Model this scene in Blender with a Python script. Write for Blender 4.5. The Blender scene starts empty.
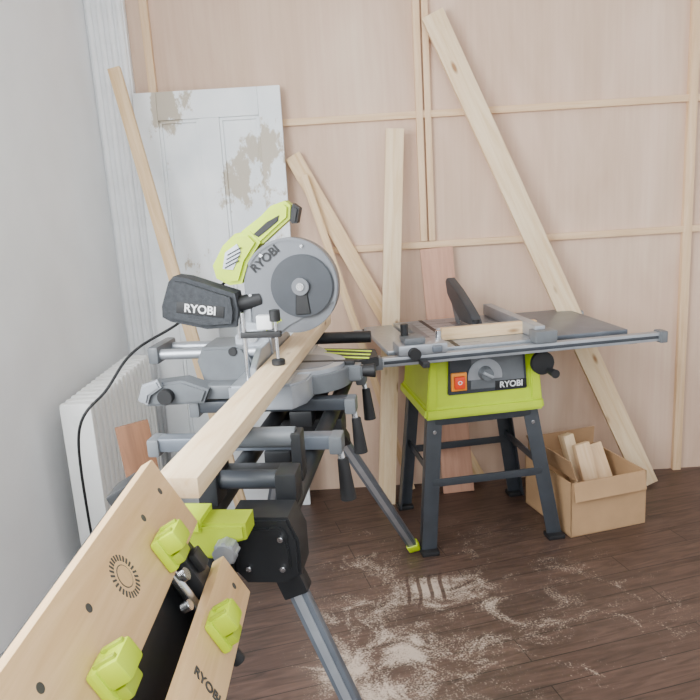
import bpy, bmesh, math, random
from mathutils import Vector, Matrix
random.seed(4)
R=math.radians
scene=bpy.context.scene
COL=scene.collection

# ------------------------------------------------------------ materials
def newmat(name):
    m=bpy.data.materials.new(name); m.use_nodes=True
    nt=m.node_tree; b=nt.nodes['Principled BSDF']
    return m,nt,b
def plain(name,c,rough=.5,metal=0,var=.12,scale=14,bump=0.0):
    m,nt,b=newmat(name)
    tc=nt.nodes.new('ShaderNodeTexCoord'); n=nt.nodes.new('ShaderNodeTexNoise')
    n.inputs['Scale'].default_value=scale; n.inputs['Detail'].default_value=4
    nt.links.new(tc.outputs['Object'],n.inputs['Vector'])
    r=nt.nodes.new('ShaderNodeValToRGB')
    r.color_ramp.elements[0].position=.3; r.color_ramp.elements[1].position=.7
    r.color_ramp.elements[0].color=tuple(x*(1-var) for x in c)+(1,)
    r.color_ramp.elements[1].color=tuple(min(1,x*(1+var)) for x in c)+(1,)
    nt.links.new(n.outputs['Fac'],r.inputs['Fac']); nt.links.new(r.outputs['Color'],b.inputs['Base Color'])
    b.inputs['Roughness'].default_value=rough; b.inputs['Metallic'].default_value=metal
    if bump:
        bp=nt.nodes.new('ShaderNodeBump'); bp.inputs['Strength'].default_value=bump; bp.inputs['Distance'].default_value=.002
        n2=nt.nodes.new('ShaderNodeTexNoise'); n2.inputs['Scale'].default_value=180
        nt.links.new(tc.outputs['Object'],n2.inputs['Vector'])
        nt.links.new(n2.outputs['Fac'],bp.inputs['Height']); nt.links.new(bp.outputs['Normal'],b.inputs['Normal'])
    return m
def wood(name,c1,c2,stretch=(1,14,14),scale=3,rough=.6,knots=True,dark=None):
    m,nt,b=newmat(name)
    tc=nt.nodes.new('ShaderNodeTexCoord'); mp=nt.nodes.new('ShaderNodeMapping')
    mp.inputs['Scale'].default_value=stretch
    oi=nt.nodes.new('ShaderNodeObjectInfo')
    add=nt.nodes.new('ShaderNodeVectorMath'); add.operation='ADD'
    nt.links.new(tc.outputs['Object'],add.inputs[0]); nt.links.new(oi.outputs['Random'],add.inputs[1])
    nt.links.new(add.outputs[0],mp.inputs['Vector'])
    n=nt.nodes.new('ShaderNodeTexNoise'); n.inputs['Scale'].default_value=scale; n.inputs['Detail'].default_value=6
    n.inputs['Roughness'].default_value=.6; n.inputs['Distortion'].default_value=.6
    nt.links.new(mp.outputs[0],n.inputs['Vector'])
    r=nt.nodes.new('ShaderNodeValToRGB')
    r.color_ramp.elements[0].position=.32; r.color_ramp.elements[1].position=.62
    r.color_ramp.elements[0].color=c2+(1,); r.color_ramp.elements[1].color=c1+(1,)
    nt.links.new(n.outputs['Fac'],r.inputs['Fac'])
    out=r.outputs['Color']
    if knots:
        mp2=nt.nodes.new('ShaderNodeMapping'); mp2.inputs['Scale'].default_value=(3.2,9,9)
        nt.links.new(add.outputs[0],mp2.inputs['Vector'])
        v=nt.nodes.new('ShaderNodeTexVoronoi'); v.inputs['Scale'].default_value=1.3
        nt.links.new(mp2.outputs[0],v.inputs['Vector'])
        k=nt.nodes.new('ShaderNodeValToRGB')
        k.color_ramp.elements[0].position=.07; k.color_ramp.elements[1].position=.15
        k.color_ramp.elements[0].color=(1,1,1,1); k.color_ramp.elements[1].color=(0,0,0,1)
        nt.links.new(v.outputs['Distance'],k.inputs['Fac'])
        mx=nt.nodes.new('ShaderNodeMixRGB'); mx.inputs[2].default_value=(c2[0]*.45,c2[1]*.33,c2[2]*.25,1)
        nt.links.new(k.outputs['Color'],mx.inputs[0]); nt.links.new(out,mx.inputs[1]); out=mx.outputs[0]
    nt.links.new(out,b.inputs['Base Color']); b.inputs['Roughness'].default_value=rough
    return m

M={}
M['pine']=wood('pine_timber',(.78,.57,.34),(.63,.41,.20))
M['pine2']=wood('pine_pale',(.83,.65,.43),(.71,.50,.28))
M['batten']=wood('pine_batten',(.78,.56,.35),(.68,.45,.25),knots=False)
M['redply']=wood('pink_plywood_board',(.58,.32,.22),(.48,.25,.165),knots=False)
M['brown']=wood('brown_board',(.26,.12,.06),(.17,.075,.037),knots=False)
M['jaw']=wood('jaw_plywood',(.71,.47,.24),(.60,.37,.17),knots=False,rough=.45)
M['black']=plain('black_steel',(.012,.013,.015),.45,0,.2)
M['rubber']=plain('black_rubber',(.009,.009,.010),.6)
M['dgrey']=plain('dark_grey_paint',(.034,.039,.047),.42)
M['mgrey']=plain('mid_grey_plastic',(.12,.13,.14),.42)
M['hgrey']=plain('housing_grey',(.145,.152,.165),.4,.2,.05)
M['lgrey']=plain('silver_casting',(.38,.40,.43),.38,.6,.1)
M['tube']=plain('grey_tube_steel',(.15,.17,.20),.35,.5)
M['steel']=plain('bright_steel',(.65,.66,.68),.25,1,.05)
M['alu']=plain('aluminium_plate',(.42,.45,.49),.32,.7,.08,60)
M['lime']=plain('lime_plastic',(.49,.65,.006),.38,0,.05)
M['limed']=plain('lime_plastic_dark',(.36,.46,.012),.45,0,.08)
M['red']=plain('red_switch',(.75,.05,.01),.4)
M['orange']=plain('orange_switch_plate',(.85,.28,.02),.4)
M['white']=plain('white_plastic',(.8,.8,.8),.4,0,.03)
M['print']=plain('dark_print',(.05,.05,.045),.6)
M['bag']=plain('dust_bag_cloth',(.035,.038,.043),.85,0,.25,60,.6)
M['radi']=plain('radiator_enamel',(.87,.87,.85),.35,0,.03)
M['card']=plain('cardboard',(.44,.27,.14),.8,0,.08,8)
M['cardin']=plain('cardboard_inner',(.36,.215,.11),.85,0,.08,8)
M['plaster']=plain('white_plaster',(.90,.91,.92),.8,0,.03,5)
M['trimw']=plain('white_gloss_trim',(.89,.90,.91),.45,0,.06,7)

def plywall():
    m,nt,b=newmat('plywood_wall')
    tc=nt.nodes.new('ShaderNodeTexCoord'); mp=nt.nodes.new('ShaderNodeMapping'); mp.inputs['Scale'].default_value=(3.0,3.0,.9)
    nt.links.new(tc.outputs['Object'],mp.inputs[0])
    n=nt.nodes.new('ShaderNodeTexNoise'); n.inputs['Scale'].default_value=1.1; n.inputs['Detail'].default_value=8; n.inputs['Distortion'].default_value=1.2
    nt.links.new(mp.outputs[0],n.inputs[0])
    r=nt.nodes.new('ShaderNodeValToRGB')
    r.color_ramp.elements[0].position=.3;r.color_ramp.elements[0].color=(.58,.395,.285,1)
    r.color_ramp.elements[1].position=.7;r.color_ramp.elements[1].color=(.72,.53,.405,1)
    nt.links.new(n.outputs[0],r.inputs[0])
    mp2=nt.nodes.new('ShaderNodeMapping'); mp2.inputs['Scale'].default_value=(45,45,1.5)
    nt.links.new(tc.outputs['Object'],mp2.inputs[0])
    n2=nt.nodes.new('ShaderNodeTexNoise'); n2.inputs['Scale'].default_value=1.5; n2.inputs['Detail'].default_value=3
    nt.links.new(mp2.outputs[0],n2.inputs[0])
    mx=nt.nodes.new('ShaderNodeMixRGB'); mx.blend_type='OVERLAY'; mx.inputs[0].default_value=.12
    nt.links.new(r.outputs[0],mx.inputs[1]); nt.links.new(n2.outputs[0],mx.inputs[2])
    nt.links.new(mx.outputs[0],b.inputs['Base Color']); b.inputs['Roughness'].default_value=.7
    return m
M['ply']=plywall()

def peel():
    m,nt,b=newmat('old_peeling_paint')
    g=nt.nodes.new('ShaderNodeNewGeometry')
    mp=nt.nodes.new('ShaderNodeMapping'); mp.inputs['Scale'].default_value=(1.6,1.6,.9); mp.inputs['Location'].default_value=(.4,0,.2)
    nt.links.new(g.outputs['Position'],mp.inputs[0])
    n=nt.nodes.new('ShaderNodeTexNoise'); n.inputs['Scale'].default_value=3.4; n.inputs['Detail'].default_value=10; n.inputs['Roughness'].default_value=.7
    nt.links.new(mp.outputs[0],n.inputs[0])
    tot=None
    for c,rad,s in (((-.40,3.16,1.58),.30,.26),((-.72,3.18,1.86),.22,.24),((-.36,3.15,1.22),.25,.14),((-.75,3.15,1.3),.25,.10)):
        d=nt.nodes.new('ShaderNodeVectorMath'); d.operation='DISTANCE'; nt.links.new(g.outputs['Position'],d.inputs[0]); d.inputs[1].default_value=c
        mr=nt.nodes.new('ShaderNodeMapRange'); mr.inputs['From Max'].default_value=rad; mr.inputs['To Min'].default_value=s; mr.inputs['To Max'].default_value=0
        nt.links.new(d.outputs['Value'],mr.inputs['Value'])
        if tot is None: tot=mr.outputs[0]
        else:
            a=nt.nodes.new('ShaderNodeMath'); a.operation='MAXIMUM'; nt.links.new(tot,a.inputs[0]); nt.links.new(mr.outputs[0],a.inputs[1]); tot=a.outputs[0]
    ad=nt.nodes.new('ShaderNodeMath'); ad.operation='ADD'; nt.links.new(n.outputs[0],ad.inputs[0]); nt.links.new(tot,ad.inputs[1])
    r=nt.nodes.new('ShaderNodeValToRGB'); r.color_ramp.elements[0].position=.64; r.color_ramp.elements[1].position=.68
    r.color_ramp.elements[0].color=(0,0,0,1); r.color_ramp.elements[1].color=(1,1,1,1)
    nt.links.new(ad.outputs[0],r.inputs[0])
    n2=nt.nodes.new('ShaderNodeTexNoise'); n2.inputs['Scale'].default_value=4; n2.inputs['Detail'].default_value=6
    nt.links.new(g.outputs['Position'],n2.inputs[0])
    r2=nt.nodes.new('ShaderNodeValToRGB')
    r2.color_ramp.elements[0].position=.3;r2.color_ramp.elements[0].color=(.74,.78,.81,1)
    r2.color_ramp.elements[1].position=.65;r2.color_ramp.elements[1].color=(.92,.94,.95,1)
    nt.links.new(n2.outputs[0],r2.inputs[0])
    mx=nt.nodes.new('ShaderNodeMixRGB'); mx.inputs[2].default_value=(.50,.44,.35,1)
    nt.links.new(r.outputs[0],mx.inputs[0]); nt.links.new(r2.outputs[0],mx.inputs[1])
    nt.links.new(mx.outputs[0],b.inputs['Base Color']); b.inputs['Roughness'].default_value=.55
    return m
M['peel']=peel()

def floormat():
    m,nt,b=newmat('dark_floorboards_with_sawdust'); L=nt.links.new
    def N(t,**k):
        n=nt.nodes.new(t)
        for a,v in k.items(): setattr(n,a,v)
        return n
    def math_(op,a,bb,clamp=False):
        n=N('ShaderNodeMath',operation=op); n.use_clamp=clamp
        for i,v in enumerate((a,bb)):
            if v is None: continue
            if isinstance(v,(int,float)): n.inputs[i].default_value=v
            else: L(v,n.inputs[i])
        return n.outputs[0]
    g=N('ShaderNodeNewGeometry'); P=g.outputs['Position']
    mp=N('ShaderNodeMapping'); mp.inputs['Rotation'].default_value=(0,0,R(-14)); L(P,mp.inputs[0])
    br=N('ShaderNodeTexBrick'); br.offset=.37
    br.inputs['Scale'].default_value=1; br.inputs['Brick Width'].default_value=.95; br.inputs['Row Height'].default_value=.115
    br.inputs['Mortar Size'].default_value=.0020; br.inputs['Mortar Smooth'].default_value=.2
    br.inputs['Color1'].default_value=(.088,.050,.037,1); br.inputs['Color2'].default_value=(.068,.038,.028,1)
    br.inputs['Mortar'].default_value=(.014,.009,.007,1)
    L(mp.outputs[0],br.inputs[0])
    mp2=N('ShaderNodeMapping'); mp2.inputs['Scale'].default_value=(2,16,1); L(mp.outputs[0],mp2.inputs[0])
    gn=N('ShaderNodeTexNoise'); gn.inputs['Scale'].default_value=2.2; gn.inputs['Detail'].default_value=8; gn.inputs['Distortion'].default_value=1.6; L(mp2.outputs[0],gn.inputs[0])
    gr=N('ShaderNodeValToRGB'); gr.color_ramp.elements[0].position=.3; gr.color_ramp.elements[1].position=.7
    gr.color_ramp.elements[0].color=(.5,.5,.5,1); gr.color_ramp.elements[1].color=(1.3,1.3,1.3,1); L(gn.outputs[0],gr.inputs[0])
    mul=N('ShaderNodeMixRGB',blend_type='MULTIPLY'); mul.inputs[0].default_value=1
    L(br.outputs[0],mul.inputs[1]); L(gr.outputs[0],mul.inputs[2])
    total=None
    blobs=[(.22,2.33,.24,1.15),(.13,2.02,.24,1.15),(-.08,1.92,.22,1.15),(.02,1.80,.25,1.0),(.40,2.28,.34,.78),(.05,2.2,.42,.72),(.2,1.75,.5,.70),(.35,2.0,.5,.60),(-.05,2.6,.45,.40),(.70,2.2,.6,.48),(.5,2.7,.5,.38),(.05,2.45,.3,.68)]
    for x,y,r,s in blobs:
        d=N('ShaderNodeVectorMath',operation='DISTANCE'); L(P,d.inputs[0]); d.inputs[1].default_value=(x,y,0)
        mr=N('ShaderNodeMapRange'); mr.inputs['From Min'].default_value=0; mr.inputs['From Max'].default_value=r
        mr.inputs['To Min'].default_value=s; mr.inputs['To Max'].default_value=0; L(d.outputs['Value'],mr.inputs['Value'])
        total=mr.outputs[0] if total is None else math_('MAXIMUM',total,mr.outputs[0])
    n1=N('ShaderNodeTexNoise'); n1.inputs['Scale'].default_value=6; n1.inputs['Detail'].default_value=10; n1.inputs['Roughness'].default_value=.72; n1.inputs['Distortion'].default_value=1.3; L(P,n1.inputs[0])
    n2=N('ShaderNodeTexNoise'); n2.inputs['Scale'].default_value=150; n2.inputs['Detail'].default_value=3; L(P,n2.inputs[0])
    v=math_('ADD',math_('MULTIPLY',n1.outputs[0],1.7),math_('MULTIPLY',n2.outputs[0],.9))
    v=math_('SUBTRACT',v,1.32)
    v=math_('ADD',v,math_('MULTIPLY',total,.62))
    v=math_('SUBTRACT',v,.30)
    veil=math_('MULTIPLY',math_('MULTIPLY',total,n1.outputs[0]),.28)
    sx=N('ShaderNodeSeparateXYZ'); mp3=N('ShaderNodeMapping'); mp3.vector_type='TEXTURE'
    mp3.inputs['Location'].default_value=(.235,2.35,0); mp3.inputs['Rotation'].default_value=(0,0,R(-8)); L(P,mp3.inputs[0]); L(mp3.outputs[0],sx.inputs[0])
    sy=math_('SINE',math_('ADD',math_('MULTIPLY',sx.outputs[0],150),math_('MULTIPLY',math_('SINE',math_('MULTIPLY',sx.outputs[1],22),None),1.3)),None)
    band=math_('MULTIPLY',math_('SUBTRACT',math_('ADD',sy,math_('MULTIPLY',n1.outputs[0],1.6)),1.1),2.2,True)
    inx=math_('MULTIPLY',math_('SUBTRACT',.095,math_('ABSOLUTE',sx.outputs[0],None)),60,True)
    yy=math_('ABSOLUTE',math_('SUBTRACT',sx.outputs[1],math_('MULTIPLY',math_('SINE',math_('MULTIPLY',sx.outputs[0],40),None),.03)),None)
    iny=math_('MULTIPLY',math_('SUBTRACT',.11,yy),40,True)
    mk=math_('MULTIPLY',band,math_('MULTIPLY',inx,iny))
    v=math_('MULTIPLY',v,2.9,True)
    v=math_('MAXIMUM',v,veil)
    v=math_('MULTIPLY',v,math_('SUBTRACT',1,math_('MULTIPLY',mk,.85)))
    v=math_('MULTIPLY',v,.78)
    mx=N('ShaderNodeMixRGB'); mx.inputs[2].default_value=(.57,.45,.35,1)
    L(v,mx.inputs[0]); L(mul.outputs[0],mx.inputs[1]); L(mx.outputs[0],b.inputs['Base Color'])
    rr=math_('ADD',math_('MULTIPLY',v,.5),.40); L(rr,b.inputs['Roughness'])
    return m
M['floor']=floormat()

# ------------------------------------------------------------ geometry helpers
def finish(name,bm,mat,parent=None,loc=(0,0,0),rot=None,smooth=False):
    bmesh.ops.recalc_face_normals(bm,faces=bm.faces)
    me=bpy.data.meshes.new(name); bm.to_mesh(me); bm.free()
    me.materials.append(M[mat] if isinstance(mat,str) else mat)
    ob=bpy.data.objects.new(name,me); COL.objects.link(ob)
    if smooth:
        for p in me.polygons: p.use_smooth=True
        try: me.set_sharp_from_angle(angle=R(35))
        except Exception: pass
    if isinstance(rot,Matrix): ob.matrix_local=Matrix.Translation(loc)@rot.to_4x4()
    else:
        ob.location=loc
        if rot: ob.rotation_euler=rot
    if parent: ob.parent=parent
    return ob
def empty(name,loc=(0,0,0),rz=0):
    e=bpy.data.objects.new(name,None); COL.objects.link(e); e.empty_display_size=.1
    e.location=loc; e.rotation_euler=(0,0,rz); return e
def box(name,dims,loc,mat,parent=None,rot=None,bev=.003):
    bm=bmesh.new(); bmesh.ops.create_cube(bm,size=1)
    bmesh.ops.scale(bm,vec=dims,verts=bm.verts)
    if bev: bmesh.ops.bevel(bm,geom=bm.edges[:],offset=min(bev,min(dims)*.45),segments=2,affect='EDGES',profile=.6)
    return finish(name,bm,mat,parent,loc,rot,smooth=bool(bev))
def bx(name,x0,x1,y0,y1,z0,z1,mat,parent=None,bev=.003):
    return box(name,(x1-x0,y1-y0,z1-z0),((x0+x1)/2,(y0+y1)/2,(z0+z1)/2),mat,parent,None,bev)
def beam(name,p1,p2,w,t,mat,parent=None,n=(0,-1,0),bev=.002):
    p1=Vector(p1);p2=Vector(p2);X=(p2-p1);ln=X.length;X.normalize()
    n=Vector(n);Z=(n-n.dot(X)*X).normalized();Y=Z.cross(X)
    rot=Matrix((X,Y,Z)).transposed()
    return box(name,(ln,w,t),(p1+p2)/2,mat,parent,rot,bev)
def cyl(name,p1,p2,r,mat,parent=None,r2=None,seg=28,bev=.0015):
    p1=Vector(p1);p2=Vector(p2);d=p2-p1
    bm=bmesh.new(); bmesh.ops.create_cone(bm,cap_ends=True,segments=seg,radius1=r,radius2=r if r2 is None else r2,depth=d.length)
    if bev:
        ed=[e for e in bm.edges if any(len(f.verts)>4 for f in e.link_faces)]
        bmesh.ops.bevel(bm,geom=ed,offset=min(bev,d.length*.3),segments=2,affect='EDGES')
    rot=Vector((0,0,1)).rotation_difference(d).to_matrix()
    return finish(name,bm,mat,parent,(p1+p2)/2,rot,smooth=True)
def prism(name,pts,a0,a1,mat,parent=None,plane='xz',bev=.003,loc=(0,0,0),rot=None):
    bm=bmesh.new()
    def P(p,a):
        return {'xz':(p[0],a,p[1]),'yz':(a,p[0],p[1]),'xy':(p[0],p[1],a)}[plane]
    v0=[bm.verts.new(P(p,a0)) for p in pts]; v1=[bm.verts.new(P(p,a1)) for p in pts]
    bm.faces.new(v0); bm.faces.new(v1[::-1]); n=len(pts)
    for i in range(n): bm.faces.new((v0[i],v0[(i+1)%n],v1[(i+1)%n],v1[i]))
    bmesh.ops.recalc_face_normals(bm,faces=bm.faces)
    if bev:
        ed=[e for e in bm.edges if any(len(f.verts)==n for f in e.link_faces)] if n>4 else bm.edges[:]
        bmesh.ops.bevel(bm,geom=ed,offset=bev,segments=2,affect='EDGES')
    return finish(name,bm,mat,parent,loc,rot,smooth=True)
def arc(cx,cz,r,a0,a1,n=24):
    return [(cx+r*math.cos(R(a0+(a1-a0)*i/n)),cz+r*math.sin(R(a0+(a1-a0)*i/n))) for i in range(n+1)]
def cable(name,pts,r,mat,parent=None,cyclic=False):
    c=bpy.data.curves.new(name,'CURVE'); c.dimensions='3D'; c.bevel_depth=r; c.bevel_resolution=3; c.use_fill_caps=True
    s=c.splines.new('NURBS'); s.points.add(len(pts)-1)
    for p,q in zip(s.points,pts): p.co=(*q,1)
    s.use_endpoint_u=True; s.order_u=4; s.resolution_u=10; s.use_cyclic_u=cyclic
    c.materials.append(M[mat]); ob=bpy.data.objects.new(name,c); COL.objects.link(ob)
    if parent: ob.parent=parent
    return ob
def text(name,body,size,loc,rot,mat,parent=None,ext=.0006):
    c=bpy.data.curves.new(name,'FONT'); c.body=body; c.size=size; c.extrude=ext; c.align_x='CENTER'; c.align_y='CENTER'; c.offset=size*.02
    c.materials.append(M[mat]); ob=bpy.data.objects.new(name,c); COL.objects.link(ob)
    if isinstance(rot,Matrix): ob.matrix_local=Matrix.Translation(loc)@rot.to_4x4()
    else: ob.location=loc; ob.rotation_euler=rot
    if parent: ob.parent=parent
    return ob

# ------------------------------------------------------------ room shell
WY=3.3
bx('floor',-1.15,2.6,-1.5,WY+.1,-.1,0,'floor',bev=0)
wb=empty('wall_back')
bx('plywood_sheet_left',-1.05,.375,WY,WY+.1,0,2.75,'ply',wb,0)
bx('plywood_sheet_right',.377,1.6,WY,WY+.1,0,2.75,'ply',wb,0)
bx('plywood_sheet_far_right',1.601,2.5,WY,WY+.1,0,2.75,'ply',wb,0)
tb=empty('trim_1')
beam('batten_upper',(-.5,WY-.011,1.775),(2.5,WY-.011,1.775),.03,.022,'batten',tb)
beam('batten_lower',(-.5,WY-.011,1.195),(2.5,WY-.011,1.195),.03,.022,'batten',tb)
beam('batten_vertical_a',(.374,WY-.014,1.212),(.374,WY-.014,2.7),.030,.028,'batten',tb)
beam('batten_vertical_b',(.412,WY-.0125,1.212),(.412,WY-.0125,2.7),.028,.025,'batten',tb)
beam('batten_vertical_c',(-.80,WY-.013,0.0),(-.80,WY-.013,2.7),.035,.026,'batten',tb)
beam('batten_vertical_d',(1.6,WY-.013,0.0),(1.6,WY-.013,2.7),.04,.026,'batten',tb)
tc=empty('trim_2')
bx('casing_board',-1.05,-.88,WY-.04,WY-.001,0,2.7,'trimw',tc)
for i,x in enumerate((-1.03,-.985,-.94,-.90)):
    cyl('casing_bead_%d'%i,(x,WY-.042,0),(x,WY-.042,2.7),.014,'trimw',tc)
wl=empty('wall_left')
bx('pier_far',-1.15,-1.05,1.75,WY+.1,0,2.75,'plaster',wl,0)
bx('pier_near',-1.15,-1.05,-1.5,-.1,0,2.75,'plaster',wl,0)
bx('below_sill',-1.15,-1.05,-.1,1.75,0,.75,'plaster',wl,0)
bx('above_head',-1.15,-1.05,-.1,1.75,2.45,2.75,'plaster',wl,0)
w1=empty('window_1')
bx('frame_far',-1.13,-1.07,1.69,1.75,.75,2.45,'trimw',w1)
bx('frame_near',-1.13,-1.07,-.1,-.04,.75,2.45,'trimw',w1)
bx('frame_top',-1.13,-1.07,-.04,1.69,2.39,2.45,'trimw',w1)
bx('frame_sill',-1.14,-1.0,-.1,1.75,.75,.79,'trimw',w1)
bx('mullion',-1.12,-1.08,.80,.85,.79,2.39,'trimw',w1)
bx('glazing_bar',-1.11,-1.09,-.04,1.69,1.58,1.62,'trimw',w1)
bx('wall_right',2.5,2.6,-1.5,WY+.1,0,2.75,'plaster',None,0)
bx('ceiling',-1.15,2.6,-1.5,WY+.1,2.75,2.85,'plaster',None,0)

# ------------------------------------------------------------ old door leaning on the wall
dr=empty('door_1',(-.555,3.14,0)); dr.rotation_euler=(R(-3.0),0,R(1))
W,H,T=.64,1.93,.034
def dbx(n,x0,x1,z0,z1,y0=-T/2,y1=T/2,b=.004): bx(n,x0,x1,y0,y1,z0,z1,'peel',dr,b)
dbx('stile_hinge',-W/2,-W/2+.10,0,H); dbx('stile_lock',W/2-.10,W/2,0,H)
dbx('muntin',-.045,.045,.15,H-.12)
dbx('rail_top',-W/2+.1,W/2-.1,H-.12,H); dbx('rail_mid',-W/2+.1,W/2-.1,.80,.98); dbx('rail_bottom',-W/2+.1,W/2-.1,0,.2)
dbx('panels',-W/2+.08,W/2-.08,.1,H-.08,.004,.012,0)
for i,(x0,x1) in enumerate(((-W/2+.1,-.045),(.045,W/2-.1))):
    for j,(z0,z1) in enumerate(((.2,.8),(.98,H-.12))):
        dbx('bead_l%d%d'%(i,j),x0,x0+.014,z0,z1,-.008,.006); dbx('bead_r%d%d'%(i,j),x1-.014,x1,z0,z1,-.008,.006)
        dbx('bead_b%d%d'%(i,j),x0,x1,z0,z0+.014,-.008,.006); dbx('bead_t%d%d'%(i,j),x0,x1,z1-.014,z1,-.008,.006)

# ------------------------------------------------------------ leaning timbers
beam('leaning_timber',(.130,3.09,.002),(.257,3.225,1.715),.080,.030,'pine2')
beam('leaning_timber',(1.385,3.12,.005),(.440,3.245,2.18),.098,.030,'pine2')
beam('leaning_timber',(.60,3.255,.03),(-.205,3.262,1.63),.072,.022,'pine')
beam('leaning_timber',(.262,3.215,.012),(-.160,3.222,1.54),.034,.022,'pine')
beam('leaning_timber',(-.48,2.80,.01),(-.885,3.03,2.00),.050,.028,'pine')
beam('plywood_offcut',(.487,3.17,.002),(.427,3.262,1.18),.15,.012,'redply')
beam('brown_board',(-.60,2.02,.01),(-.685,2.06,.80),.10,.02,'brown',n=(.5,-.9,0))

# ------------------------------------------------------------ radiator
ra=empty('radiator',(-.93,2.62,0))
for i in range(15):
    y=-.35+i*.05
    bx('column_%d'%i,-.055,.055,y-.018,y+.018,.13,.82,'radi',ra,.014)
cyl('pipe_top',(0,-.37,.76),(0,.37,.76),.02,'radi',ra); cyl('pipe_bottom',(0,-.37,.17),(0,.37,.17),.02,'radi',ra)
for y in (-.3,.3): bx('foot_%d'%(y>0),-.03,.03,y-.012,y+.012,0,.15,'radi',ra)

# ------------------------------------------------------------ TABLE SAW
ts=empty('table_saw',(.50,2.87,0),R(8))
LT=[(-.205,-.18),(.190,-.18),(-.205,.18),(.190,.18)]; LF=[(-.262,-.235),(.275,-.235),(-.262,.205),(.275,.205)]
for i,(a,b) in enumerate(zip(LT,LF)):
    sx=1 if a[0]>0 else -1; sy=1 if a[1]>0 else -1
    beam('leg_%d'%i,(a[0],a[1],.57),(b[0],b[1],.012),.062,.006,'dgrey',ts,n=(0,sy,0))
    beam('leg_flange_%d'%i,(a[0]+sx*.027,a[1]-sy*.022,.57),(b[0]+sx*.027,b[1]-sy*.022,.012),.05,.006,'dgrey',ts,n=(sx,0,0))
    bx('foot_%d'%i,b[0]-.036,b[0]+.036,b[1]-.03,b[1]+.03,0,.02,'rubber',ts,.005)
def lp(i,z):
    f=(.57-z)/.56; return (LT[i][0]+(LF[i][0]-LT[i][0])*f, LT[i][1]+(LF[i][1]-LT[i][1])*f, z)
for n,(i,j,z,nn) in {'brace_front':(0,1,.29,(0,-1,0)),'brace_back':(2,3,.29,(0,1,0)),'brace_left':(0,2,.32,(-1,0,0)),'brace_right':(1,3,.32,(1,0,0)),
        'rim_front':(0,1,.54,(0,-1,0)),'rim_left':(0,2,.54,(-1,0,0)),'rim_right':(1,3,.54,(1,0,0))}.items():
    beam(n,lp(i,z),lp(j,z),.032,.008,'dgrey',ts,n=nn)
for i in range(4):
    p=lp(i,.50); s=-1 if i<2 else 1
    cyl('bolt_%d'%i,(p[0],p[1]+s*.002,.50),(p[0],p[1]+s*.010,.50),.008,'steel',ts)
def frustum(name,b0,b1,z0,z1,mat,parent,bev=.012,yo=0,xo=0):
    bm=bmesh.new(); vs=[]
    for (w,d),z in ((b0,z0),(b1,z1)):
        vs.append([bm.verts.new((sx*w/2+xo,sy*d/2+yo,z)) for sx,sy in ((-1,-1),(1,-1),(1,1),(-1,1))])
    bm.faces.new(vs[0][::-1]); bm.faces.new(vs[1])
    for i in range(4): bm.faces.new((vs[0][i],vs[0][(i+1)%4],vs[1][(i+1)%4],vs[1][i]))
    bmesh.ops.bevel(bm,geom=bm.edges[:],offset=bev,segments=3,affect='EDGES')
    return finish(name,bm,mat,parent,smooth=True)
XO=-.010
frustum('housing',(.465,.43),(.42,.40),.590,.830,'lime',ts,xo=XO)
frustum('housing_skirt',(.495,.46),(.485,.45),.562,.610,'lime',ts,.01,xo=XO)
for s in (-1,1):
    prism('corner_rib_%d'%s,[(s*.195+XO,.60),(s*.238+XO,.60),(s*.217+XO,.825),(s*.190+XO,.825)],-.222,-.205,'lime',ts,'xz',.004)
prism('control_panel',[(-.160,.655),(.165,.655),(.155,.82),(-.150,.82)],-.2225,-.205,'dgrey',ts,'xz',.004)
prism('panel_inset',[(-.07,.670),(.155,.670),(.145,.81),(-.065,.81)],-.2245,-.21,'mgrey',ts,'xz',.002)
prism('bevel_scale',arc(-.01,.722,.070,-10,190,24),-.229,-.222,'lgrey',ts,'xz',.002)
cyl('bevel_knob',(-.01,-.222,.735),(-.01,-.262,.735),.030,'mgrey',ts,r2=.024)
box('knob_grip',(.045,.012,.012),(-.01,-.266,.735),'lgrey',ts,(0,R(30),0))
bx('switch_plate',-.148,-.085,-.232,-.215,.672,.745,'orange',ts,.004)
bx('switch_paddle',-.138,-.095,-.245,-.225,.682,.732,'red',ts,.006)
text('switch_mark','O',.022,(-.117,-.2455,.708),(R(90),0,0),'white',ts)
bx('name_label',.032,.160,-.2275,-.218,.662,.697,'rubber',ts,.001)
text('label_text','RYOBI',.034,(.096,-.2285,.680),(R(90),0,0),'white',ts)
cyl('wheel_shaft',(.205,-.19,.765),(.205,-.275,.765),.010,'steel',ts)
cyl('handwheel',(.205,-.262,.765),(.205,-.282,.765),.046,'rubber',ts)
cyl('crank_handle',(.228,-.28,.735),(.228,-.345,.735),.012,'rubber',ts,r2=.017)
frustum('table_apron',(.46,.44),(.50,.56),.828,.846,'mgrey',ts,.004)
bx('table_top',-.26,.25,-.29,.29,.846,.866,'alu',ts,.003)
for i in range(9):
    y=-.24+i*.06
    bx('table_groove_%d'%i,-.255,-.03,y-.001,y+.001,.8658,.8666,'mgrey',ts,0)
bx('mitre_slot',-.145,-.127,-.29,.29,.8655,.8668,'black',ts,0)
bx('throat_plate',-.03,.05,-.17,.19,.8658,.8670,'tube',ts,.001)
bx('side_table_left',-.40,-.275,-.26,.26,.846,.864,'alu',ts,.003)
bx('side_table_right',.265,.56,-.27,.27,.846,.866,'tube',ts,.003)
bx('side_table_rib',.30,.54,-.02,.02,.80,.846,'mgrey',ts)
bx('front_rail',-.44,.66,-.335,-.30,.822,.856,'lgrey',ts,.004)
bx('front_rail_slot',-.43,.65,-.337,-.333,.833,.845,'dgrey',ts,.001)
cyl('rear_rail',(-.44,.305,.830),(.66,.305,.830),.014,'lgrey',ts)
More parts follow.
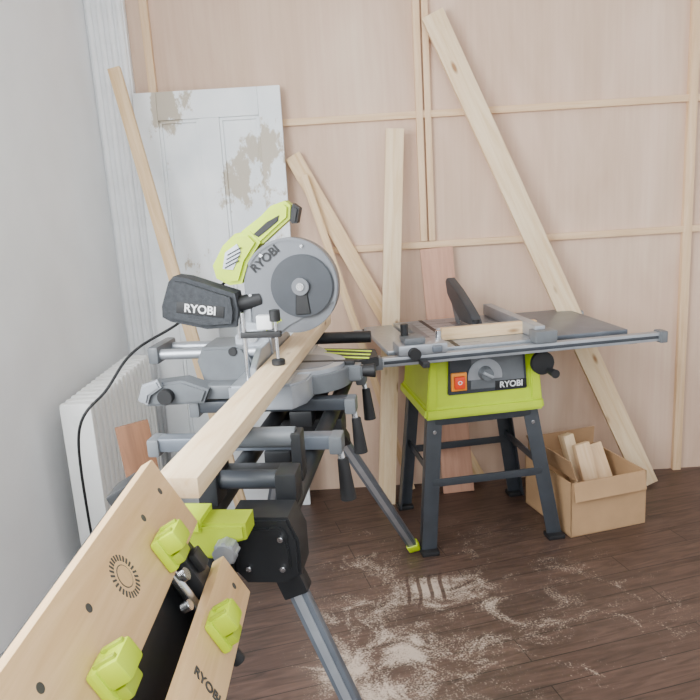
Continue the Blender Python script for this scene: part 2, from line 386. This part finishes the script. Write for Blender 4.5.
for i,x in enumerate((-.38,-.22,.22,.56)):
    bx('rail_bracket_%d'%i,x-.02,x+.02,-.31,-.27,.815,.846,'dgrey',ts)
    bx('rail_bracket_r%d'%i,x-.02,x+.02,.27,.315,.805,.846,'dgrey',ts)
bx('rail_cap_l',-.465,-.435,-.345,-.29,.815,.862,'mgrey',ts,.006); bx('rail_cap_r',.655,.685,-.345,-.29,.815,.862,'mgrey',ts,.006)
bx('fence_carriage',-.375,-.19,-.345,-.23,.858,.898,'lgrey',ts,.008)
bx('carriage_cover',-.35,-.27,-.335,-.24,.898,.922,'mgrey',ts,.008)
cyl('carriage_knob',(-.32,-.345,.868),(-.32,-.375,.868),.022,'rubber',ts)
cyl('scale_knob',(-.335,-.27,.915),(-.335,-.27,.965),.014,'black',ts)
bx('fence_lever',-.30,-.275,-.40,-.33,.822,.842,'black',ts)
bx('carriage_arm',-.25,-.215,-.36,.10,.866,.890,'tube',ts,.004)
cyl('lock_post',(-.20,-.25,.88),(-.20,-.25,.925),.012,'steel',ts)
cyl('end_knob',(-.435,-.32,.84),(-.475,-.32,.84),.022,'rubber',ts)
bx('gauge_fence',-.175,.22,-.150,-.130,.868,.912,'lgrey',ts,.003)
bx('gauge_wood_face',-.165,.225,-.176,-.151,.8675,.915,M['pine'] ,ts,.002)
prism('gauge_head',[(-.07,-.13)]+arc(-.0,-.13,.07,175,5,14)+[(.07,-.13)],.868,.886,'mgrey',ts,'xy',.002)
cyl('gauge_knob',(0,-.10,.884),(0,-.10,.925),.016,'black',ts)
pts=[]
for i in range(80):
    r=.118 if i%2 else .112; a=2*math.pi*i/80; pts.append((r*math.cos(a)+.0,.835+r*math.sin(a)))
prism('saw_blade',pts,.0,.003,'steel',ts,'yz',0)
prism('riving_knife',[(.09,.80),(.12,.87),(.15,.93),(.23,1.02),(.26,1.0),(.22,.92),(.16,.84),(.13,.80)],-.0005,.0035,'mgrey',ts,'yz',0)
prism('blade_guard',[(-.125,.900),(-.09,.935),(.0,.975),(.12,1.020),(.245,1.056),(.262,1.040),(.24,.985),(.14,.93),(.06,.895)],-.018,.022,'dgrey',ts,'yz',.003)
bx('rip_fence',.165,.205,-.30,.29,.868,.918,'lgrey',ts,.004)
bx('rip_fence_head',.15,.235,-.345,-.27,.858,.905,'mgrey',ts,.006)

# ------------------------------------------------------------ cardboard box with offcuts
def carton(name,loc,rz,w,d,h):
    e=empty(name,loc,rz); t=.006
    bx('bottom',0,w,0,d,.001,t,'card',e,0)
    bx('side_front',0,w,0,t,.001,h,'card',e,0); bx('side_back',0,w,d-t,d,.001,h,'card',e,0)
    bx('side_left',0,t,0,d,.001,h,'card',e,0); bx('side_right',w-t,w,0,d,.001,h,'card',e,0)
    box('flap_l',(.10,d-.02,.004),(.018,d/2,h+.046),'cardin',e,(0,R(70),0),0)
    box('flap_b',(w-.02,.004,.09),(w/2,d-.01,h+.042),'cardin',e,(R(6),0,0),0)
    box('flap_f',(w-.02,.004,.08),(w/2,-.008,h-.038),'card',e,(R(-10),0,0),0)
    return e
cb=carton('cardboard_box',(.868,2.655,0),R(15),.36,.37,.24)
for i,(a,b,w_,t_) in enumerate([((.20,.12,.05),(.16,.18,.33),.07,.03),((.2,.22,.05),(.15,.28,.34),.05,.05),((.28,.12,.05),(.24,.22,.30),.09,.02)]):
    beam('offcut_%d'%i,a,b,w_,t_,'pine2' if i%2 else 'batten',cb)

# ------------------------------------------------------------ MITRE SAW STAND
yaw=R(-7.3)
st=empty('mitre_saw_stand',(-.196,2.2,0),yaw)
for n,x in (('rail_right',.14),('rail_left',-.03)):
    cyl(n,(x,-.90,.785),(x,.52,.785),.024,'black',st)
    cyl(n+'_inner',(x,-.80,.785),(x,.60,.785),.018,'tube',st)
for i,y in enumerate((-.46,-.13,.19)):
    bx('arm_%d'%i,-.27,.20,y-.024,y+.024,.812,.849,'dgrey' if i else 'tube',st,.005)
    bx('arm_clamp_%d'%i,.02,.09,y-.035,y+.035,.765,.815,'black',st,.006)
    bx('arm_end_%d'%i,.19,.225,y-.032,y+.032,.80,.849,'mgrey',st,.008)
    cyl('lever_stem_%d'%i,(.215,y-.01,.81),(.222,y-.012,.77),.009,'steel',st)
    cyl('lever_grip_%d'%i,(.222,y-.012,.785),(.232,y-.02,.675),.014,'rubber',st,r2=.021)
    bx('arm_end_l%d'%i,-.295,-.262,y-.032,y+.032,.80,.849,'mgrey',st,.008)
for s,(y,yf) in {'near':(-.84,-.89),'far':(-.04,.46)}.items():
    bx('leg_bracket_'+s,-.06,.17,y-.05,y+.05,.70,.765,'black',st,.008)
    for k,(xt,xf) in {'r':(.125,.405 if s=='near' else .35),'l':(-.02,-.30 if s=='near' else -.27)}.items():
        p1=Vector((xt,y,.735)); p2=Vector((xf,yf,.03)); u=(p2-p1).normalized()
        beam('leg_%s_%s'%(s,k),p1,p2,.040,.028,'tube',st,n=(0,-1,0),bev=.006)
        beam('leg_channel_%s_%s'%(s,k),p1+Vector((0,-.012,0)),p2+Vector((0,-.012,0)),.018,.010,'lgrey',st,n=(0,-1,0),bev=.002)
        beam('leg_sleeve_%s_%s'%(s,k),p1-u*.02,p1+u*.11,.056,.046,'black',st,n=(0,-1,0),bev=.006)
        beam('leg_foot_%s_%s'%(s,k),p2-u*.03,p2+u*.018,.050,.038,'lime',st,n=(0,-1,0),bev=.01)
prism('end_plate',[(.045,.825),(.165,.825),(.185,.775),(.185,.70),(.15,.68),(.07,.68),(.045,.71)],-.895,-.80,'black',st,'xz',.006)
prism('end_plate_face',[(.06,.805),(.15,.805),(.165,.76),(.165,.715),(.14,.70),(.08,.70),(.06,.72)],-.902,-.89,'black',st,'xz',.003)
for i,(x,z) in enumerate(((.08,.72),(.15,.72),(.15,.785))): cyl('end_bolt_%d'%i,(x,-.898,z),(x,-.910,z),.006,'steel',st)
cyl('support_tube',(-.05,-.755,.85),(.16,-.755,.85),.021,'dgrey',st)
bx('support_block_r',.118,.165,-.79,-.72,.80,.875,'black',st,.006)
bx('support_block_l',-.055,-.01,-.79,-.72,.80,.875,'black',st,.006)
bx('support_post_l',-.065,-.035,-.66,-.61,.80,.91,'black',st,.005); bx('support_post_r',.13,.155,-.66,-.61,.80,.92,'black',st,.005)
cyl('support_roller',(-.05,-.635,.904),(.14,-.635,.904),.0245,'mgrey',st)
bx('support_base',-.065,.155,-.665,-.605,.803,.83,'black',st,.005)
bx('far_support_post',-.05,-.02,.47,.50,.80,.90,'black',st,.004)
cyl('far_support_roller',(-.09,.485,.905),(.22,.485,.905),.023,'black',st)
bx('far_support_base',-.06,.17,.455,.515,.803,.83,'black',st,.004)
prism('clamp_bracket',[(-.04,.785),(-.04,.858),(.105,.858),(.105,.825),(.055,.81),(.055,.785)],-.985,-.915,'limed',st,'xz',.006)
prism('clamp_jaw',[(-.055,.825),(-.055,.868),(.02,.868),(.02,.842),(-.01,.842),(-.01,.825)],-.99,-.91,'lime',st,'xz',.004)
cyl('clamp_knob',(.070,-.985,.812),(.070,-1.02,.812),.021,'lgrey',st)
for i in range(8):
    a=2*math.pi*i/8; cyl('knob_lobe_%d'%i,(.070+.019*math.cos(a),-.988,.812+.019*math.sin(a)),(.070+.019*math.cos(a),-1.016,.812+.019*math.sin(a)),.005,'lgrey',st)
bx('clamp_arm',-.01,.05,-.965,-.89,.68,.79,'black',st,.006)

ux=Vector((math.cos(yaw),math.sin(yaw),0)); uy=Vector((-math.sin(yaw),math.cos(yaw),0)); O=Vector((-.196,2.2,0))
a=O+uy*(-1.03)+Vector((0,0,.9515)); b=O+uy*.66+Vector((0,0,.9515))
beam('timber_plank',a,b,.082,.040,'pine2',None,n=(0,0,1),bev=.002)

# ------------------------------------------------------------ MITRE SAW
ms=empty('mitre_saw',(-.196,2.2,.93),yaw)
prism('base_body',[(-.13,-.26),(.055,-.26),(.09,-.20),(.10,-.1),(.10,.1),(.09,.20),(.055,.26),(-.13,.26)],-.079,-.004,'lgrey',ms,'xy',.006)
bx('base_wing_near',-.05,.05,-.262,-.13,-.004,.0,'alu',ms,.001); bx('base_wing_far',-.05,.05,.13,.262,-.004,0,'alu',ms,.001)
cyl('turntable',(.045,0,-.072),(.045,0,-.0005),.135,'lgrey',ms,seg=48)
cyl('turntable_ring',(.045,0,-.0008),(.045,0,.0006),.10,'tube',ms,seg=48,bev=0)
cyl('mitre_scale',(.045,0,-.070),(.045,0,-.014),.152,'mgrey',ms,seg=48)
prism('control_arm',[(.13,-.05),(.235,-.024),(.235,.024),(.13,.05)],-.062,-.012,'mgrey',ms,'xy',.006)
cyl('control_knob',(.225,0,-.035),(.275,0,-.035),.017,'rubber',ms,r2=.023)
bx('kerf_plate',-.04,.21,-.012,.012,-.012,.001,'rubber',ms,.001)
prism('side_extension',[(.02,.12),(.22,.04),(.28,.09),(.26,.21),(.02,.26)],-.045,-.012,'rubber',ms,'xy',.003)
for i,y in enumerate((.0,.05,.10)): beam('extension_stripe_%d'%i,(.06,.125+y,-.011),(.25,.07+y,-.011),.009,.004,'lime',ms,n=(0,0,1),bev=.001)
for s in (-1,1):
    prism('fence_%d'%s,[(s*.03,.0),(s*.25,.0),(s*.25,.045),(s*.17,.085),(s*.06,.085)],-.064,-.046,'lgrey',ms,'yz',.002)
prism('rail_carrier',[(-.13,-.07),(-.26,-.05),(-.28,.03),(-.26,.075),(-.13,.075),(-.10,.02)],-.085,.085,'mgrey',ms,'xz',.008)
for s in (-1,1):
    cyl('slide_rail_%d'%s,(-.42,s*.055,.052),(-.07,s*.055,.052),.017,'lgrey',ms)
bx('rail_end_cap',-.44,-.405,-.085,.085,.025,.082,'mgrey',ms,.01)
prism('rear_casting',[(-.42,-.085),(-.44,-.05),(-.40,-.015),(-.30,-.005),(-.22,-.035),(-.24,-.078)],-.18,-.10,'mgrey',ms,'xz',.008)
prism('rear_casting_hook',[(-.44,-.06),(-.42,-.01),(-.37,.005),(-.36,-.02),(-.40,-.045),(-.41,-.075)],-.20,-.17,'lgrey',ms,'xz',.006)
cyl('rear_casting_knob',(-.35,-.18,-.05),(-.35,-.205,-.05),.024,'rubber',ms)
bx('rear_casting_link',-.30,-.12,-.15,-.07,-.075,-.03,'mgrey',ms,.008)
prism('pivot_bracket',[(-.16,.03),(-.04,.03),(-.045,.09),(-.07,.135),(-.12,.145),(-.16,.10)],-.05,.05,'lgrey',ms,'xz',.006)
cyl('pivot_pin',(-.10,-.062,.10),(-.10,.062,.10),.018,'steel',ms)
prism('head_arm',[(-.135,.08),(-.07,.08),(-.03,.16),(-.02,.24),(-.09,.29),(-.13,.22)],-.028,.032,'lgrey',ms,'xz',.006)
cyl('depth_screw',(-.145,-.045,.09),(-.145,-.045,.20),.006,'steel',ms)
cyl('lock_knob',(-.16,-.03,.06),(-.16,-.09,.06),.014,'rubber',ms)
bx('laser_unit',-.085,-.035,-.058,-.02,.12,.165,'white',ms,.005)
cx,cz=.028,.250
prism('blade_housing',arc(cx,cz,.148,-25,205,40)+[(cx-.138,cz-.12),(cx-.125,cz-.155),(cx-.06,cz-.165),(cx-.01,cz-.13),(cx+.07,cz-.09)],-.036,.034,'hgrey',ms,'xz',.008)
prism('housing_rim',arc(cx,cz,.150,-22,150,40)+arc(cx,cz,.138,150,-22,40),-.041,-.030,'hgrey',ms,'xz',.003)
pts=[]
for i in range(96):
    r=.127 if i%2 else .121; an=2*math.pi*i/96; pts.append((cx+r*math.cos(an),cz+r*math.sin(an)))
prism('saw_blade',pts,-.0015,.0015,'steel',ms,'xz',0)
prism('lower_guard',arc(cx+.008,cz-.008,.140,-130,35,40)+[(cx+.03,cz+.03),(cx-.05,cz+.0)],-.030,.024,'hgrey',ms,'xz',.002)
prism('guard_disc',arc(cx+.038,cz-.0,.098,0,352.5,46),-.046,-.036,'dgrey',ms,'xz',.003)
prism('guard_slot',[(cx+.022,cz+.025),(cx+.050,cz+.025),(cx+.062,cz-.088),(cx+.012,cz-.09)],-.049,-.043,'rubber',ms,'xz',.003)
cyl('arbor_cover',(cx+.035,-.042,cz),(cx+.035,-.058,cz),.027,'hgrey',ms)
cyl('arbor_bolt',(cx+.035,-.058,cz),(cx+.035,-.064,cz),.012,'steel',ms)
for i,an in enumerate((70,130,190)):
    cyl('rim_screw_%d'%i,(cx+.130*math.cos(R(an)),-.036,cz+.130*math.sin(R(an))),(cx+.130*math.cos(R(an)),-.044,cz+.130*math.sin(R(an))),.005,'steel',ms)
text('housing_text','RYOBI',.038,(cx-.072,-.0395,cz+.088),Matrix.Rotation(R(38),3,'Y').inverted()@Matrix.Rotation(R(90),3,'X'),'rubber',ms,.0012)
text('size_text','254mm',.026,(cx-.072,-.0385,cz-.118),Matrix.Rotation(R(30),3,'Y').inverted()@Matrix.Rotation(R(90),3,'X'),'lime',ms,.0012)
prism('motor_housing',[(-.205,.285),(-.213,.325),(-.175,.385),(-.133,.42),(-.085,.425),(-.055,.39),(-.10,.33),(-.125,.265),(-.165,.262)],-.045,.075,'lime',ms,'xz',.012)
prism('handle_body',[(-.10,.375),(-.115,.425),(-.05,.468),(-.017,.497),(.028,.510),(.045,.495),(.040,.455),(.0,.425),(-.05,.385)],-.030,.045,'lime',ms,'xz',.010)
prism('handle_opening',[(-.075,.415),(-.03,.45),(.01,.468),(.005,.45),(-.03,.425),(-.06,.405)],-.034,.049,'rubber',ms,'xz',.002)
prism('handle_trigger',[(.035,.455),(.052,.50),(.072,.485),(.060,.440),(.045,.44)],-.024,.036,'rubber',ms,'xz',.006)
prism('motor_vent',[(-.178,.315),(-.165,.365),(-.125,.39),(-.115,.365),(-.145,.31)],-.0485,-.044,'lgrey',ms,'xz',.001)
for i in range(4): box('vent_slot_%d'%i,(.05,.003,.004),(-.147+.004*i,-.049,.328+.013*i),'rubber',ms,(0,R(-25),0),0)
cyl('motor_can',(-.02,.03,.30),(-.02,.20,.30),.058,'rubber',ms); cyl('motor_can_cap',(-.02,.195,.30),(-.02,.235,.30),.05,'lime',ms,r2=.04)
prism('dust_bag',[(-.145,.135),(-.135,.185),(-.14,.240),(-.20,.262),(-.29,.295),(-.330,.302),(-.348,.285),(-.378,.210),(-.380,.175),(-.355,.160),(-.24,.132)],-.085,.015,'bag',ms,'xz',.014)
beam('dust_bag_label',(-.325,-.0865,.208),(-.175,-.0865,.185),.036,.002,'rubber',ms)
text('dust_bag_text','RYOBI',.036,(-.25,-.0885,.1965),Matrix.Rotation(R(8.5),3,'Y')@Matrix.Rotation(R(90),3,'X'),'white',ms)
cyl('dust_port',(-.15,-.035,.20),(-.07,-.02,.215),.024,'rubber',ms)
cyl('holddown_post',(-.085,-.20,-.01),(-.085,-.20,.20),.007,'steel',ms)
bx('holddown_arm',-.095,.025,-.21,-.19,.125,.143,'rubber',ms,.003)
cyl('holddown_screw',(.01,-.20,.06),(.01,-.20,.175),.005,'steel',ms)
cyl('holddown_pad',(.01,-.20,.0425),(.01,-.20,.058),.020,'rubber',ms)
cyl('holddown_knob',(.01,-.20,.172),(.01,-.20,.205),.016,'rubber',ms)
cable('power_cable',[(-.19,.02,.27),(-.26,.06,.22),(-.36,.02,.13),(-.45,-.08,.10),(-.50,-.15,.05),(-.53,-.22,-.04),(-.60,-.3,-.07),(-.66,-.2,-.3),(-.70,-.1,-.91)],.0045,'rubber',ms)

# ------------------------------------------------------------ FOLDING WORKBENCH (tilted jaws)
wk=empty('folding_workbench',(-.355,0,1.021))
C=Vector((.485,0,-.875)).normalized(); Nn=Vector((.875,0,.485)).normalized()
rotJ=Matrix((Vector((0,1,0)),C,Vector((0,1,0)).cross(C))).transposed()
if (rotJ@Vector((0,0,1))).dot(Nn)<0:
    rotJ=Matrix((Vector((0,-1,0)),C,Vector((0,-1,0)).cross(C))).transposed()
def J(c,y,n=0): return tuple(C*c+Nn*n+Vector((0,y,0)))
TH=.024
def jbox(name,c0,c1,y0,y1,n0,n1,mat,bev=.003):
    return box(name,(y1-y0,c1-c0,n1-n0),J((c0+c1)/2,(y0+y1)/2,(n0+n1)/2),mat,wk,rotJ,bev)
jbox('jaw_upper',0,.140,.52,1.15,-TH,0,'jaw'); jbox('jaw_lower',.218,.305,.52,1.15,-TH,0,'jaw')
def hole(i,c,y,r=.008): cyl('dog_hole_%d'%i,J(c,y,-.002),J(c,y,.0006),r,'print',wk,bev=0)
for i,(c,y) in enumerate([(.045,1.10),(.045,1.0),(.045,.76),(.045,.62),(.262,1.11),(.262,.8),(.262,.6)]): hole(i,c,y,.006)
for i in range(26):
    an=2*math.pi*i/26
    box('printed_scale_%d'%i,(.009,.003,.0006),J(.066+.027*math.cos(an),.862+.027*math.sin(an),.0004),'print',wk,rotJ@Matrix.Rotation(an+R(90),3,'Z'),0)
cyl('printed_ring',J(.066,.862,0),J(.066,.862,.0005),.017,'print',wk,bev=0); cyl('printed_ring_in',J(.066,.862,0),J(.066,.862,.0009),.0155,'jaw',wk,bev=0)
text('jaw_text','RYOBI',.022,J(.262,.855,.0008),Matrix((C,Nn.cross(C),Nn)).transposed(),'print',wk)
def dog(i,c,y):
    jbox('dog_%d_base'%i,c-.028,c+.028,y-.026,y+.026,.0,.016,'lime',.006)
    jbox('dog_%d_jaw'%i,c-.028,c+.004,y-.024,y+.024,.014,.044,'lime',.006)
    jbox('dog_%d_lip'%i,c+.006,c+.024,y-.020,y+.020,.012,.030,'limed',.004)
    for k in (-1,1): jbox('dog_%d_rib%d'%(i,k),c-.032,c-.022,y+k*.014-.004,y+k*.014+.004,.010,.040,'limed',.002)
    cyl('dog_%d_peg'%i,J(c,y,-.04),J(c,y,.002),.009,'limed',wk)
dog(0,.104,.985); dog(1,.252,.965); dog(2,.112,.700); dog(3,.255,.67)
for i,y in enumerate((.62,1.10)):
    jbox('carriage_%d'%i,.0,.31,y-.03,y+.03,-.07,-TH,'black',.005)
    jbox('screw_nut_%d'%i,.165,.20,y-.018,y+.018,-TH,-.010,'black',.004)
    cyl('lead_screw_%d'%i,J(.02,y-.05,-.045),J(.33,y-.05,-.045),.009,'steel',wk)
    cyl('screw_head_%d'%i,J(.172,y-.06,-.03),J(.172,y-.06,-.018),.011,'steel',wk); cyl('screw_head_b%d'%i,J(.205,y-.10,-.04),J(.205,y-.10,-.024),.009,'steel',wk)
    cyl('crank_shaft_%d'%i,J(.30,y-.05,-.045),J(.36,y-.05,-.045),.012,'rubber',wk)
    beam('leg_back_%d'%i,Vector(J(.05,y,-.07)),(-.30,y+.0,-1.006),.035,.03,'black',wk,n=(0,1,0),bev=.005)
    beam('leg_front_%d'%i,Vector(J(.28,y,-.06)),(.05,y,-1.006),.035,.03,'black',wk,n=(0,1,0),bev=.005)
    beam('leg_tie_%d'%i,(-.21,y+.025,-.65),(.07,y+.025,-.65),.03,.012,'dgrey',wk,n=(0,1,0))
jbox('cross_member',.03,.29,.60,1.12,-.11,-.07,'black',.005)
beam('foot_bar',(-.29,.55,-.90),(-.29,1.15,-.90),.03,.03,'black',wk)
beam('step_bar',(.045,.58,-.80),(.045,1.14,-.80),.10,.02,'dgrey',wk,n=(0,0,1))

# ------------------------------------------------------------ lights, world
def area(name,loc,target,sx,sy,power,col):
    l=bpy.data.lights.new(name,'AREA'); l.shape='RECTANGLE'; l.size=sx; l.size_y=sy; l.energy=power; l.color=col
    o=bpy.data.objects.new(name,l); COL.objects.link(o); o.location=loc
    o.rotation_euler=(Vector(target)-Vector(loc)).to_track_quat('-Z','Y').to_euler(); return o
area('window_daylight',(-1.6,.7,1.9),(.3,2.3,.8),1.9,1.7,225,(.93,.97,1))
area('fill_light',(.3,-1.3,2.4),(-.35,3.0,1.3),1.8,1.6,72,(.96,.985,1.0))  # added fill lamp behind the camera to brighten the room, no real fixture
w=bpy.data.worlds.new('daylight'); scene.world=w; w.use_nodes=True
bg=w.node_tree.nodes['Background']; bg.inputs[0].default_value=(.93,.97,1,1); bg.inputs[1].default_value=.95

# ------------------------------------------------------------ camera
cam=bpy.data.cameras.new('camera'); cam.lens=36; cam.sensor_width=36; cam.clip_start=.02
co=bpy.data.objects.new('camera',cam); COL.objects.link(co); scene.camera=co
th=R(12.6); rho=R(3.5)
co.matrix_world=Matrix.Translation((0,0,1.45))@Matrix.Rotation(R(90)-th,4,'X')@Matrix.Rotation(-rho,4,'Z')
